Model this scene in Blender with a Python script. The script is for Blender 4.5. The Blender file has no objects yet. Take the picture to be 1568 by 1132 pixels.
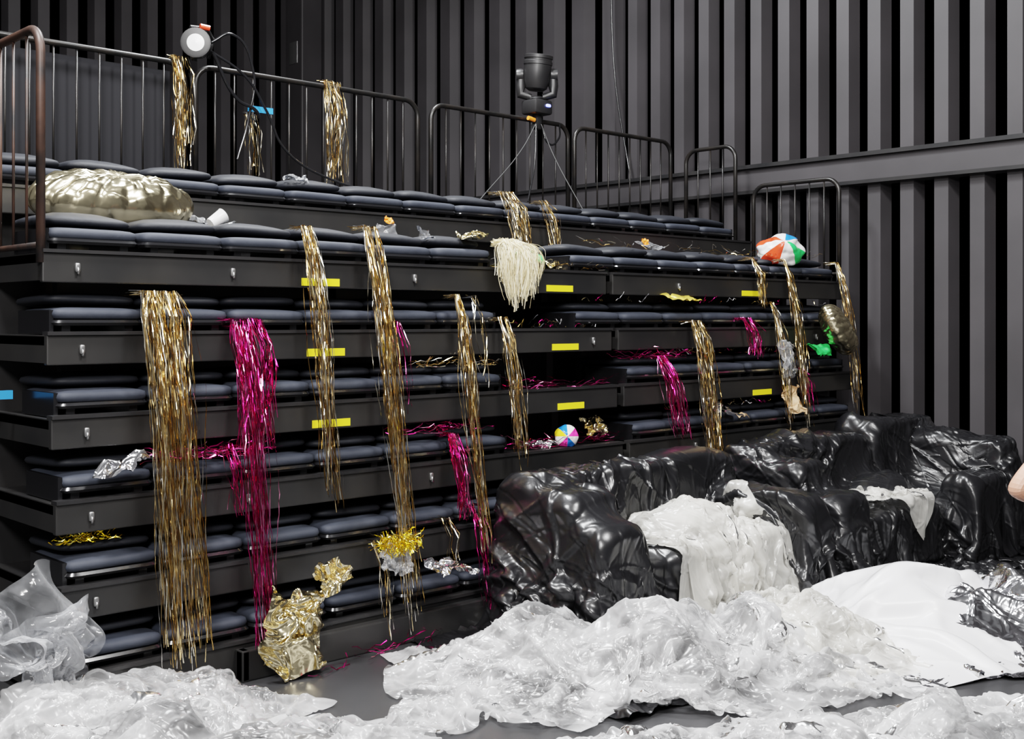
import bpy, bmesh, math, random, time
import numpy as np
from mathutils import Vector, Matrix, noise
T_START=time.time()
scene=bpy.context.scene
COL=scene.collection
# ------------------------------------------------------------------ helpers
def link(o,parent=None):
    COL.objects.link(o)
    if parent: o.parent=parent
    return o
def empty(name):
    e=bpy.data.objects.new(name,None); e.empty_display_size=.1; return link(e)
def mesh_obj(name,V,F,mats,parent=None,smooth=False,fm=None):
    m=bpy.data.meshes.new(name)
    m.from_pydata([tuple(map(float,v)) for v in V],[],[tuple(map(int,f)) for f in F])
    if not isinstance(mats,(list,tuple)): mats=[mats]
    for k in mats: m.materials.append(k)
    if fm is not None: m.polygons.foreach_set('material_index',fm)
    if smooth: m.polygons.foreach_set('use_smooth',[True]*len(m.polygons))
    m.update()
    return link(bpy.data.objects.new(name,m),parent)
class MB:
    """accumulating mesh builder"""
    def __init__(s): s.V=[];s.F=[];s.M=[]
    def add(s,V,F,mi=0):
        o=len(s.V); s.V.extend([tuple(v) for v in V]); s.F.extend([tuple(i+o for i in f) for f in F]); s.M.extend([mi]*len(F))
    def box(s,x0,x1,y0,y1,z0,z1,mi=0,b=0.0):
        if b<=0:
            V=[(x0,y0,z0),(x1,y0,z0),(x1,y1,z0),(x0,y1,z0),(x0,y0,z1),(x1,y0,z1),(x1,y1,z1),(x0,y1,z1)]
            F=[(3,2,1,0),(4,5,6,7),(0,1,5,4),(1,2,6,5),(2,3,7,6),(3,0,4,7)]
            s.add(V,F,mi)
        else:
            bm=bmesh.new(); bmesh.ops.create_cube(bm,size=1)
            for v in bm.verts:
                v.co=Vector(((x0+x1)/2+v.co.x*(x1-x0),(y0+y1)/2+v.co.y*(y1-y0),(z0+z1)/2+v.co.z*(z1-z0)))
            bmesh.ops.bevel(bm,geom=bm.edges[:],offset=b,segments=2,affect='EDGES',profile=.5)
            bm.verts.index_update()
            s.add([v.co[:] for v in bm.verts],[[v.index for v in f.verts] for f in bm.faces],mi); bm.free()
    def tube(s,pts,r,mi=0,n=10,cap=True):
        pts=[Vector(p) for p in pts]; rings=[]; up=None
        for i,p in enumerate(pts):
            d=(pts[min(i+1,len(pts)-1)]-pts[max(i-1,0)]).normalized()
            if up is None: up=Vector((0,0,1)) if abs(d.z)<.9 else Vector((1,0,0))
            a=up-d*up.dot(d)
            if a.length<1e-4: a=d.orthogonal()
            a.normalize(); b=d.cross(a); up=a
            rr=r[i] if isinstance(r,(list,tuple)) else r
            rings.append([p+(a*math.cos(2*math.pi*k/n)+b*math.sin(2*math.pi*k/n))*rr for k in range(n)])
        V=[v for q in rings for v in q]; F=[]
        for i in range(len(rings)-1):
            for k in range(n):
                F.append((i*n+k,i*n+(k+1)%n,(i+1)*n+(k+1)%n,(i+1)*n+k))
        if cap:
            F.append(tuple(reversed(range(n)))); F.append(tuple(range(len(V)-n,len(V))))
        s.add([v[:] for v in V],F,mi)
    def superell(s,c,h,e1=.5,e2=.25,mi=0,nu=28,nv=12,dome=0,jit=None):
        V=[];F=[]
        f=lambda w,e: math.copysign(abs(w)**e,w)
        for j in range(nv+1):
            et=-math.pi/2+math.pi*j/nv
            for i in range(nu):
                om=2*math.pi*(i+.5)/nu
                x=f(math.cos(et),e1)*f(math.cos(om),e2); y=f(math.cos(et),e1)*f(math.sin(om),e2); z=f(math.sin(et),e1)
                V.append([c[0]+h[0]*x,c[1]+h[1]*y,c[2]+h[2]*z+(dome*(1-x*x)*(1-y*y) if z>0 else 0)])
        for j in range(nv):
            for i in range(nu):
                F.append((j*nu+i,j*nu+(i+1)%nu,(j+1)*nu+(i+1)%nu,(j+1)*nu+i))
        if jit:
            M=jit
            V=[(M@(Vector(v)-Vector(c))+Vector(c))[:] for v in V]
        s.add(V,F,mi)
    def lathe(s,prof,M,mi=0,n=24):
        V=[];F=[]
        for (r,z) in prof:
            for k in range(n):
                a=2*math.pi*k/n; V.append((M@Vector((r*math.cos(a),r*math.sin(a),z)))[:])
        for i in range(len(prof)-1):
            for k in range(n): F.append((i*n+k,i*n+(k+1)%n,(i+1)*n+(k+1)%n,(i+1)*n+k))
        F.append(tuple(reversed(range(n)))); F.append(tuple(range(len(V)-n,len(V))))
        s.add(V,F,mi)
    def obj(s,name,mats,parent=None,smooth=False):
        return mesh_obj(name,s.V,s.F,mats,parent,smooth,s.M)
def autosmooth(o,ang=40):
    m=o.data
    m.polygons.foreach_set('use_smooth',[True]*len(m.polygons))
    bm=bmesh.new(); bm.from_mesh(m)
    for e in bm.edges:
        if len(e.link_faces)==2 and e.calc_face_angle(0)>math.radians(ang): e.smooth=False
    bm.to_mesh(m); bm.free()
# ------------------------------------------------------------------ materials
def mat(name,col,rough=.5,metal=0,spec=.5,bump=None,var=None,coat=0):
    m=bpy.data.materials.new(name); m.use_nodes=True; nt=m.node_tree; N=nt.nodes; L=nt.links
    b=N['Principled BSDF']; b.inputs['Base Color'].default_value=(*col,1); b.inputs['Roughness'].default_value=rough
    b.inputs['Metallic'].default_value=metal; b.inputs['Specular IOR Level'].default_value=spec
    b.inputs['Coat Weight'].default_value=coat
    tc=N.new('ShaderNodeTexCoord')
    if var:   # (scale, colour2)
        n=N.new('ShaderNodeTexNoise'); n.inputs['Scale'].default_value=var[0]; n.inputs['Detail'].default_value=6
        L.new(tc.outputs['Object'],n.inputs['Vector'])
        r=N.new('ShaderNodeValToRGB'); r.color_ramp.elements[0].position=.35; r.color_ramp.elements[1].position=.7
        r.color_ramp.elements[0].color=(*col,1); r.color_ramp.elements[1].color=(*var[1],1)
        L.new(n.outputs['Fac'],r.inputs['Fac']); L.new(r.outputs['Color'],b.inputs['Base Color'])
    if bump:  # list of (scale,strength,dist,type)
        prev=None
        for (sc,st,di,ty) in bump:
            n=N.new('ShaderNodeTexNoise'); n.noise_type=ty; n.inputs['Scale'].default_value=sc; n.inputs['Detail'].default_value=4
            n.inputs['Distortion'].default_value=.6
            L.new(tc.outputs['Object'],n.inputs['Vector'])
            bp=N.new('ShaderNodeBump'); bp.inputs['Strength'].default_value=st; bp.inputs['Distance'].default_value=di
            L.new(n.outputs['Fac'],bp.inputs['Height'])
            if prev: L.new(prev.outputs['Normal'],bp.inputs['Normal'])
            prev=bp
        L.new(prev.outputs['Normal'],b.inputs['Normal'])
    return m
def film(name,col,t0,t1,transl=.35,rough=.2,bump=.25,bs=20):
    """thin plastic film: absorption follows the optical path length (t^(1/cos)). t0..t1 = transmittance range at normal incidence"""
    m=bpy.data.materials.new(name); m.use_nodes=True; nt=m.node_tree; N=nt.nodes; L=nt.links
    b=N['Principled BSDF']; out=N['Material Output']
    b.inputs['Base Color'].default_value=(*col,1); b.inputs['Roughness'].default_value=.5
    b.inputs['Specular IOR Level'].default_value=.2
    tc=N.new('ShaderNodeTexCoord')
    n=N.new('ShaderNodeTexNoise'); n.noise_type='RIDGED_MULTIFRACTAL'; n.inputs['Scale'].default_value=bs; n.inputs['Detail'].default_value=3
    L.new(tc.outputs['Object'],n.inputs['Vector'])
    bp=N.new('ShaderNodeBump'); bp.inputs['Strength'].default_value=bump; bp.inputs['Distance'].default_value=.004
    L.new(n.outputs['Fac'],bp.inputs['Height']); L.new(bp.outputs['Normal'],b.inputs['Normal'])
    tl=N.new('ShaderNodeBsdfTranslucent'); tl.inputs['Color'].default_value=(*col,1); L.new(bp.outputs['Normal'],tl.inputs['Normal'])
    tr=N.new('ShaderNodeBsdfTransparent')
    gl=N.new('ShaderNodeBsdfGlossy'); gl.inputs['Roughness'].default_value=rough; gl.inputs['Color'].default_value=(1,1,1,1); L.new(bp.outputs['Normal'],gl.inputs['Normal'])
    m1=N.new('ShaderNodeMixShader'); m1.inputs[0].default_value=transl; L.new(b.outputs[0],m1.inputs[1]); L.new(tl.outputs[0],m1.inputs[2])
    m2=N.new('ShaderNodeMixShader'); L.new(m1.outputs[0],m2.inputs[1]); L.new(tr.outputs[0],m2.inputs[2])
    n2=N.new('ShaderNodeTexNoise'); n2.inputs['Scale'].default_value=2.4; n2.inputs['Detail'].default_value=3; n2.inputs['Distortion'].default_value=1.0
    L.new(tc.outputs['Object'],n2.inputs['Vector'])
    mr=N.new('ShaderNodeMapRange'); mr.inputs[1].default_value=.38; mr.inputs[2].default_value=.64; mr.inputs[3].default_value=t0; mr.inputs[4].default_value=t1
    L.new(n2.outputs['Fac'],mr.inputs[0])
    ge=N.new('ShaderNodeNewGeometry'); dt=N.new('ShaderNodeVectorMath'); dt.operation='DOT_PRODUCT'
    L.new(ge.outputs['Incoming'],dt.inputs[0]); L.new(ge.outputs['Normal'],dt.inputs[1])
    ab=N.new('ShaderNodeMath'); ab.operation='ABSOLUTE'; L.new(dt.outputs['Value'],ab.inputs[0])
    mx=N.new('ShaderNodeMath'); mx.operation='MAXIMUM'; mx.inputs[1].default_value=.12; L.new(ab.outputs[0],mx.inputs[0])
    iv=N.new('ShaderNodeMath'); iv.operation='DIVIDE'; iv.inputs[0].default_value=1.0; L.new(mx.outputs[0],iv.inputs[1])
    pw=N.new('ShaderNodeMath'); pw.operation='POWER'; L.new(mr.outputs[0],pw.inputs[0]); L.new(iv.outputs[0],pw.inputs[1])
    L.new(pw.outputs[0],m2.inputs[0])
    fr=N.new('ShaderNodeFresnel'); fr.inputs['IOR'].default_value=1.5; L.new(bp.outputs['Normal'],fr.inputs['Normal'])
    m3=N.new('ShaderNodeMixShader'); L.new(fr.outputs[0],m3.inputs[0]); L.new(m2.outputs[0],m3.inputs[1]); L.new(gl.outputs[0],m3.inputs[2])
    L.new(m3.outputs[0],out.inputs['Surface'])
    return m
def ribbon_mat(name,cols,rough=.22,metal=1.0):
    m=bpy.data.materials.new(name); m.use_nodes=True; nt=m.node_tree; N=nt.nodes; L=nt.links
    b=N['Principled BSDF']; b.inputs['Roughness'].default_value=rough; b.inputs['Metallic'].default_value=metal
    g=N.new('ShaderNodeNewGeometry'); r=N.new('ShaderNodeValToRGB'); r.color_ramp.interpolation='CONSTANT'
    els=r.color_ramp.elements
    for i,c in enumerate(cols):
        p=i/len(cols)
        e=els[i] if i<2 else els.new(p)
        e.position=p; e.color=(*c,1)
    L.new(g.outputs['Random Per Island'],r.inputs['Fac']); L.new(r.outputs['Color'],b.inputs['Base Color'])
    return m
BLK=mat('black_painted_steel',(.012,.012,.013),.38,0,.5,var=(3,(.022,.021,.021)),bump=[(40,.08,.002,'FBM')])
BLK2=mat('black_fascia_paint',(.011,.011,.0115),.42,0,.5,var=(2.2,(.022,.021,.020)),bump=[(60,.06,.001,'FBM')])
DPAN=mat('black_flat_panel',(.012,.012,.014),.8,0,.2)
RAIL=mat('worn_black_rail',(.008,.008,.008),.35,.2,.5,var=(9,(.018,.015,.013)))
RUST=mat('rusty_rail_post',(.010,.009,.009),.5,.2,.5,var=(5,(.075,.038,.026)))
CUSH=mat('navy_grey_fabric',(.021,.025,.036),.7,0,.35,var=(5,(.033,.038,.051)),bump=[(250,.25,.001,'FBM'),(6,.3,.02,'FBM')])
CUSHB=mat('dark_fabric',(.010,.0115,.016),.65,0,.4,bump=[(250,.2,.001,'FBM'),(7,.3,.02,'FBM')])
PAN=mat('black_gloss_plastic',(.008,.008,.009),.2,0,.6)
WALL=mat('charcoal_corrugated_paint',(.032,.030,.032),.55,0,.4,var=(1.3,(.043,.040,.043)),bump=[(30,.05,.003,'FBM')])
WALLD=mat('black_corrugated_paint',(.012,.0115,.012),.5,0,.4,var=(1.0,(.02,.019,.019)))
FLOOR=mat('dark_stage_floor',(.024,.024,.025),.36,0,.5,var=(1.2,(.036,.036,.038)),bump=[(3,.05,.01,'FBM'),(80,.04,.001,'FBM')])
YEL=mat('yellow_tape',(.85,.72,.02),.45)
METAL=mat('zinc_latch',(.30,.30,.30),.4,.9)
BAG=mat('black_polythene',(.008,.008,.009),.28,0,.5,bump=[(30,.2,.004,'RIDGED_MULTIFRACTAL')])
WHITE=film('milky_polythene',(.92,.92,.93),.55,.94,.45,.24,.15)
CREAM=film('cream_polythene',(.94,.92,.86),.34,.78,.45,.26,.15)
PAPER=film('white_tarpaulin',(.84,.84,.86),.0,.01,.15,.35,.05)
CLEAR=film('clear_bubble_wrap',(.80,.82,.86),.76,.94,.3,.12,.7,40)
SILV=mat('silver_foil',(.85,.85,.88),.14,1,.5,bump=[(18,.3,.006,'RIDGED_MULTIFRACTAL')])
GOLDF=mat('gold_foil',(.84,.73,.47),.15,1,.5,bump=[(22,.35,.006,'RIDGED_MULTIFRACTAL')])
GOLDB=mat('gold_balloon_foil',(.84,.74,.50),.2,1,.5,bump=[(6,.4,.02,'RIDGED_MULTIFRACTAL'),(20,.4,.006,'RIDGED_MULTIFRACTAL')])
TGOLD=ribbon_mat('gold_tinsel',[(.85,.60,.26),(.92,.84,.66),(.50,.31,.10),(.9,.70,.36),(.92,.88,.80),(.35,.22,.08),(.8,.62,.34)],.18)
TMAG=ribbon_mat('magenta_tinsel',[(.75,.03,.25),(.45,.01,.14),(.9,.12,.42),(.6,.02,.2),(.85,.3,.5)],.18)
TYEL=ribbon_mat('yellow_tinsel',[(.95,.72,.03),(.8,.5,.02),(.95,.85,.25)],.25)
HAIR=ribbon_mat('blonde_fibre',[(.88,.79,.52),(.80,.67,.40),(.94,.88,.68)],.5,0)
CONF=ribbon_mat('mixed_confetti',[(.85,.6,.2),(.8,.03,.3),(.85,.85,.88),(.9,.75,.4),(.6,.02,.2)],.25)
RED=mat('red_vinyl',(.75,.06,.02),.25); BLUE=mat('blue_vinyl',(.02,.18,.6),.25); WHT=mat('white_vinyl',(.85,.85,.85),.25)
YVN=mat('yellow_vinyl',(.9,.7,.03),.25); GRN=mat('green_vinyl',(.03,.5,.12),.25); PNK=mat('pink_vinyl',(.8,.05,.35),.25)
GREEN=mat('green_fabric',(.02,.42,.08),.5); ORNG=mat('orange_plastic',(.85,.25,.03),.4)
TAN=mat('kraft_paper',(.62,.42,.24),.6); TEAL=mat('teal_tape',(.0,.35,.4),.5); CYAN=mat('blue_tape',(.03,.25,.6),.5)
SKIN=mat('skin',(.50,.25,.17),.5,bump=[(90,.08,.002,'FBM')])

# ------------------------------------------------------------------ room shell
# world X runs along the seating rows, world Y goes up/back through the tiers
def corrug(name,along,pos,s0,s1,z0,z1,pitches,depth,m):
    pts=[];s=s0
    while s<s1:
        p=pitches(s)
        for (a,d) in ((0,0),(.40,0),(.50,1),(.90,1)):
            pts.append((s+a*p,d*depth))
        s+=p
    pts.append((s,0)); V=[];F=[]
    for (a,d) in pts:
        for z in (z0,z1):
            V.append((pos+d,a,z) if along=='y' else (a,pos+d,z))
    for i in range(len(pts)-1): F.append((2*i,2*i+2,2*i+3,2*i+1))
    return mesh_obj(name,V,F,m)
WX=6.95
wr=empty('wall_right')
a=corrug('wall_right_lower','y',WX,-8,9,0,2.92,lambda s:.30 if s<2.5 else .44,.13,WALL); a.parent=wr
a=corrug('wall_right_upper','y',WX,-8,9,3.14,8,lambda s:.30 if s<2.5 else .44,.13,WALL); a.parent=wr
b=MB(); b.box(WX+.13,WX+.2,-8,9,0,8); b.obj('wall_right_backing',[WALLD],wr)
b=MB(); b.box(WX-.05,WX+.14,-8,9,2.90,3.13); b.box(WX-.09,WX+.15,-8,9,3.13,3.165,1); b.box(WX-.07,WX-.05,-8,9,2.90,2.93,1)
b.obj('trim_right',[WALL,BLK])
wb=empty('wall_back')
a=corrug('wall_back_sheet','x',8.5,-9,7,0,8,lambda s:.34,.13,WALL); a.parent=wb
b=MB(); b.box(-9,7.1,8.63,8.7,0,8); b.obj('wall_back_backing',[WALLD],wb)
b=MB(); b.box(-9,7.15,-9,8.7,-.1,0); b.obj('floor',[FLOOR])
b=MB(); b.box(WX-.35,WX-.02,8.1,8.48,0,8,0,.02); b.box(WX-.36,WX-.33,8.2,8.4,5.2,5.5,1,.005); b.obj('corner_column',[WALL,METAL])

# ------------------------------------------------------------------ retractable seating
seat=empty('retractable_seating')
rnd=random.Random(5)
TZ=[2.05,1.675,1.30,.925,.55,.175]; TY=[0,-.05,-.10,-.15,-.20,-.25]
X0,XM0,XM1,X1=-.03,3.735,3.80,6.68
b=MB(); fh=.14
def tier(z,y,yb,sections):
    for (a,c) in sections:
        b.box(a,c,y+.03,yb,z-.05,z-.01,1)            # deck
        b.box(a,c,y,y+.035,z-fh,z,0,.006)             # fascia
        b.box(a,a+.04,y+.03,yb,z-fh+.01,z-.005,0)     # end plates
        b.box(c-.04,c,y+.03,yb,z-fh+.01,z-.005,0)
        b.box(a,c,y-.012,y+.05,z-.004,z+.012,1)       # nosing
for z,y in zip(TZ,TY): tier(z,y,y+.88,[(X0,XM0),(XM1,X1)])
tier(2.425,.85,1.75,[(X0,XM0),(XM1,X1-.1)])
for x in (0.25,1.9,3.6,3.95,5.3,6.5):
    for k,(z,y) in enumerate(zip(TZ[1:],TY[1:])): b.box(x-.03,x+.03,y+.5,y+.56,z-.0,z+.30,0)
for x in (.0,1.4,2.8,4.2,5.6,6.5): b.box(x,x+.06,1.6,1.66,0,2.3,0)
b.box(X0,X1,.62,.66,.03,2.0,1)
b.box(X0,X1-.1,1.0,1.04,.03,2.3,1)
b.box(.80,2.9,-.32,-.26,.0,.15,0,.008); b.box(.80,.84,-.32,-.0,.0,.15,0,.005)
b.obj('tier_platforms',[BLK2,BLK],seat)
cu=MB(); pn=MB()
SW=.455
def seats(z,y,xa,n,w=SW,dome=.016,jr=.02):
    for i in range(n):
        x=xa+(i+.5)*w; j=lambda s:rnd.uniform(-s,s)
        R=Matrix.Rotation(j(.012),4,'Y')@Matrix.Rotation(j(.015),4,'X')@Matrix.Rotation(j(.012),4,'Z')
        cu.superell((x,y+.245+j(.006),z+.088),(w/2-.008,.225,.032),.5,.2,0,32,10,.004,R)
        R=Matrix.Rotation(j(jr),4,'Y')@Matrix.Rotation(-.02+j(jr),4,'X')@Matrix.Rotation(j(jr),4,'Z')
        cu.superell((x+.02,y+.35+j(.01),z+.150+j(.004)),(w/2-.002,.235,.025),.6,.35,1,28,10,dome,R)
        pn.superell((x,y+.245,z+.052),(w/2-.004,.232,.016),.3,.2,0,28,6)
        for dx in (-.15,.15): pn.box(x+dx-.02,x+dx+.02,y+.05,y+.40,z+.0,z+.045,0)
    pn.box(xa,xa+.02,y+.05,y+.42,z,z+.11,0); pn.box(xa+n*w-.02,xa+n*w,y+.05,y+.42,z,z+.11,0)
for k,(z,y) in enumerate(zip(TZ,TY)):
    seats(z,y,.0,6,SW,.035 if k==0 else .018,.04 if k==0 else .025)
    if k<2: seats(z,y,3.42,7,SW,.035 if k==0 else .018,.04 if k==0 else .025)
    else: seats(z,y,3.87,6)
seats(2.425,.85,.0,14,SW,.04,.045)
o=cu.obj('seat_cushions',[CUSH,CUSHB],seat,True)
o=pn.obj('seat_pans',[PAN],seat); autosmooth(o)
b=MB()
for x,ks in ((1.46,(0,1,2)),(3.29,(0,1,2)),(5.38,(0,2))):
    for k in ks: b.box(x-.12,x+.12,TY[k]-.004,TY[k]-.0005,TZ[k]-.128,TZ[k]-.088)
b.obj('yellow_tape_strips',[YEL],seat)
b=MB()
for k in range(6):
    for x in (.13,.93,2.1,3.55,4.5,6.2):
        if (k*7+int(x*10))%3==0 or x<.2:
            b.superell((x,TY[k]-.005,TZ[k]-.07),(.013,.009,.022),.5,.6,0,14,8)
            b.box(x-.005,x+.005,TY[k]-.018,TY[k]-.005,TZ[k]-.10,TZ[k]-.07)
b.obj('latches',[METAL],seat,True)
def arcrail(mb,A,B,zb,zt,r=.019,bal=.14,lower=True,mi=0,cr=.12):
    A=Vector((*A,0));B=Vector((*B,0)); d=(B-A); Ln=d.length; d.normalize()
    pts=[A+Vector((0,0,zb))]
    for k in range(7):
        a=math.pi/2*k/6; pts.append(A+d*(cr-cr*math.cos(a))+Vector((0,0,zt-cr+cr*math.sin(a))))
    for k in range(7):
        a=math.pi/2*k/6; pts.append(B-d*(cr-cr*math.sin(a))+Vector((0,0,zt-cr+cr*math.cos(a))))
    pts.append(B+Vector((0,0,zb)))
    mb.tube(pts,r,mi)
    zl=zb+.08
    if lower: mb.tube([A+Vector((0,0,zl)),B+Vector((0,0,zl))],r*.7,mi,8)
    n=max(2,int(Ln/bal))
    for i in range(1,n):
        p=A+d*(Ln*i/n); 
        mb.tube([p+Vector((0,0,zl)),p+Vector((0,0,zt))],.007,mi,6)
b=MB()
for (xa,xb) in ((-.15,1.55),(1.63,3.48),(3.61,5.12),(5.2,6.5)): arcrail(b,(xa,1.70),(xb,1.70),2.42,3.40)
arcrail(b,(6.58,1.58),(6.58,1.02),2.42,3.31)
arcrail(b,(6.63,.86),(6.63,.0),2.05,2.93)
b.obj('guard_rails',[RAIL],seat,True)
b=MB(); arcrail(b,(-.03,.02),(-.03,.84),2.0,3.07,.021,.14); b.obj('end_guard_rail',[RUST],seat,True)
b=MB(); b.box(-.2,1.5,1.80,1.83,2.35,3.36,0); b.obj('rear_panel',[DPAN],seat)

# ------------------------------------------------------------------ cloth solver (position based)
def box_col(c,h,r):
    c=np.array(c);h=np.array(h)
    def f(P):
        q=np.abs(P-c)-h; sg=np.sign(P-c); sg[sg==0]=1
        o=np.maximum(q,0); d=np.sqrt((o**2).sum(-1))
        ins=(q<0).all(-1)
        hit=(d<r)&(~ins)
        n=np.where(d[...,None]>1e-9,o/np.maximum(d,1e-9)[...,None],0)*sg
        P[hit]+= (n*(r-d)[...,None])[hit]
        if ins.any():
            k=q.argmax(-1); qm=q.max(-1)
            add=np.zeros_like(P); np.put_along_axis(add,k[...,None],((r-qm)*np.take_along_axis(sg,k[...,None],-1)[...,0])[...,None],-1)
            P[ins]+=add[ins]
        return hit|ins
    return f
def ell_col(c,r):
    c=np.array(c);r=np.array(r)
    def f(P):
        q=(P-c)/r; d=np.sqrt((q**2).sum(-1)); hit=d<1
        d=np.maximum(d,1e-3)
        P[hit]=(c+q/d[...,None]*r)[hit]
        return hit
    return f
def floor_col(z=.006):
    def f(P):
        hit=P[...,2]<z; P[...,2]=np.where(hit,z,P[...,2]); return hit
    return f
def field_col(humps,seed,s1=2.0,s2=6.0,amp=.02,res=.025):
    """crumpled under-layer: ridged height field under a set of elliptical heaps"""
    hx=[h[0] for h in humps]; hy=[h[1] for h in humps]; m=1.1
    x0,x1,y0,y1=min(hx)-m,max(hx)+m,min(hy)-m,max(hy)+m
    nx=int((x1-x0)/res)+1; ny=int((y1-y0)/res)+1; H=np.zeros((ny,nx))
    for j in range(ny):
        for i in range(nx):
            x=x0+i*res; y=y0+j*res; e=0
            for (cx,cy,rx,ry,h) in humps:
                d=((x-cx)/rx)**2+((y-cy)/ry)**2
                if d<2.2: e=max(e,h*math.exp(-d*1.1)*1.1)
            wx=noise.noise(Vector((x*1.5,y*1.5,seed)))*.25; wy=noise.noise(Vector((x*1.5,y*1.5,seed+9)))*.25
            r1=1-min(1,abs(noise.noise(Vector(((x+wx)*s1,(y+wy)*s1*1.0,seed+20))))*3.0)
            r2=1-min(1,abs(noise.noise(Vector(((x+wx)*s2,(y+wy)*s2,seed+30))))*2.6)
            H[j,i]=e*(.40+.75*r1)+amp*r2*(.35+min(1,e*6)*.65)+.004
    def f(P):
        fx=np.clip((P[...,0]-x0)/res,0,nx-1.001); fy=np.clip((P[...,1]-y0)/res,0,ny-1.001)
        i=fx.astype(int); j=fy.astype(int); u=fx-i; v=fy-j
        h=(H[j,i]*(1-u)+H[j,i+1]*u)*(1-v)+(H[j+1,i]*(1-u)+H[j+1,i+1]*u)*v
        hit=P[...,2]<h; P[...,2]=np.where(hit,h,P[...,2]); return hit
    return f
def con(P,A,B,L,k):
    d=P[B]-P[A]; l=np.sqrt((d**2).sum(-1))+1e-9
    c=(k*.5*(l-L)/l)[...,None]*d
    P[A]+=c; P[B]-=c
S=slice
def relax(P,dx,dy,bend,ks=1.0):
    ny,nx=P.shape[:2]; h=math.hypot(dx,dy)
    for o in (0,1):
        m=(nx-o)//2*2
        con(P,(S(None),S(o,o+m,2)),(S(None),S(o+1,o+m,2)),dx,ks)
        m=(ny-o)//2*2
        con(P,(S(o,o+m,2),S(None)),(S(o+1,o+m,2),S(None)),dy,ks)
    con(P,(S(0,-1),S(0,-1)),(S(1,None),S(1,None)),h,.35)
    con(P,(S(0,-1),S(1,None)),(S(1,None),S(0,-1)),h,.35)
    if bend>0:
        con(P,(S(None),S(0,-2)),(S(None),S(2,None)),2*dx,bend)
        con(P,(S(0,-2),S(None)),(S(2,None),S(None)),2*dy,bend)
def sim(P,dx,dy,cols,steps=70,iters=9,fric=.5,bend=.03,damp=.97,g=9.8,vmax=3.0):
    V=np.zeros_like(P); dt=1/60
    for st in range(steps):
        Pp=P.copy(); V[...,2]-=g*dt; P=P+V*dt
        for it in range(iters):
            relax(P,dx,dy,bend)
            if it%3==2 or it==iters-1:
                anyh=np.zeros(P.shape[:2],bool)
                for c in cols: anyh|=c(P)
                if it==iters-1:
                    t=P-Pp; P[anyh]=P[anyh]-t[anyh]*fric*np.array([1,1,.3])
                    for c in cols: c(P)
        V=(P-Pp)/dt*damp
        sp=np.sqrt((V**2).sum(-1)); V*=np.minimum(1,vmax/np.maximum(sp,1e-6))[...,None]
    return P
def vnoise(X,Y,sc,seed):
    out=np.zeros_like(X)
    for i in range(X.shape[0]):
        for j in range(X.shape[1]): out[i,j]=noise.noise(Vector((X[i,j]*sc,Y[i,j]*sc,seed*7.31)))
    return out
def grid_obj(name,P,m,parent=None,sub=1):
    ny,nx=P.shape[:2]
    idx=np.arange(ny*nx,dtype=np.int32).reshape(ny,nx)
    F=np.stack([idx[:-1,:-1],idx[:-1,1:],idx[1:,1:],idx[1:,:-1]],-1).reshape(-1)
    me=bpy.data.meshes.new(name); nf=len(F)//4
    me.vertices.add(ny*nx); me.vertices.foreach_set('co',P.reshape(-1).astype(np.float32))
    me.loops.add(nf*4); me.loops.foreach_set('vertex_index',F)
    me.polygons.add(nf); me.polygons.foreach_set('loop_start',np.arange(0,nf*4,4,dtype=np.int32)); me.polygons.foreach_set('use_smooth',np.ones(nf,dtype=bool))
    me.materials.append(m); me.update(calc_edges=True); me.validate()
    o=link(bpy.data.objects.new(name,me),parent)
    if sub:
        s=o.modifiers.new('sub','SUBSURF'); s.levels=sub; s.render_levels=sub
    return o
def upsample(P):
    a=np.empty((P.shape[0],P.shape[1]*2-1,P.shape[2])); a[:,::2]=P; a[:,1::2]=(P[:,1:]+P[:,:-1])/2
    b_=np.empty((a.shape[0]*2-1,a.shape[1],a.shape[2])); b_[::2]=a; b_[1::2]=(a[1:]+a[:-1])/2
    q=b_.copy(); q[1:-1]=(b_[:-2]+2*b_[1:-1]+b_[2:])/4; r=q.copy(); r[:,1:-1]=(q[:,:-2]+2*q[:,1:-1]+q[:,2:])/4
    return r
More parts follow.
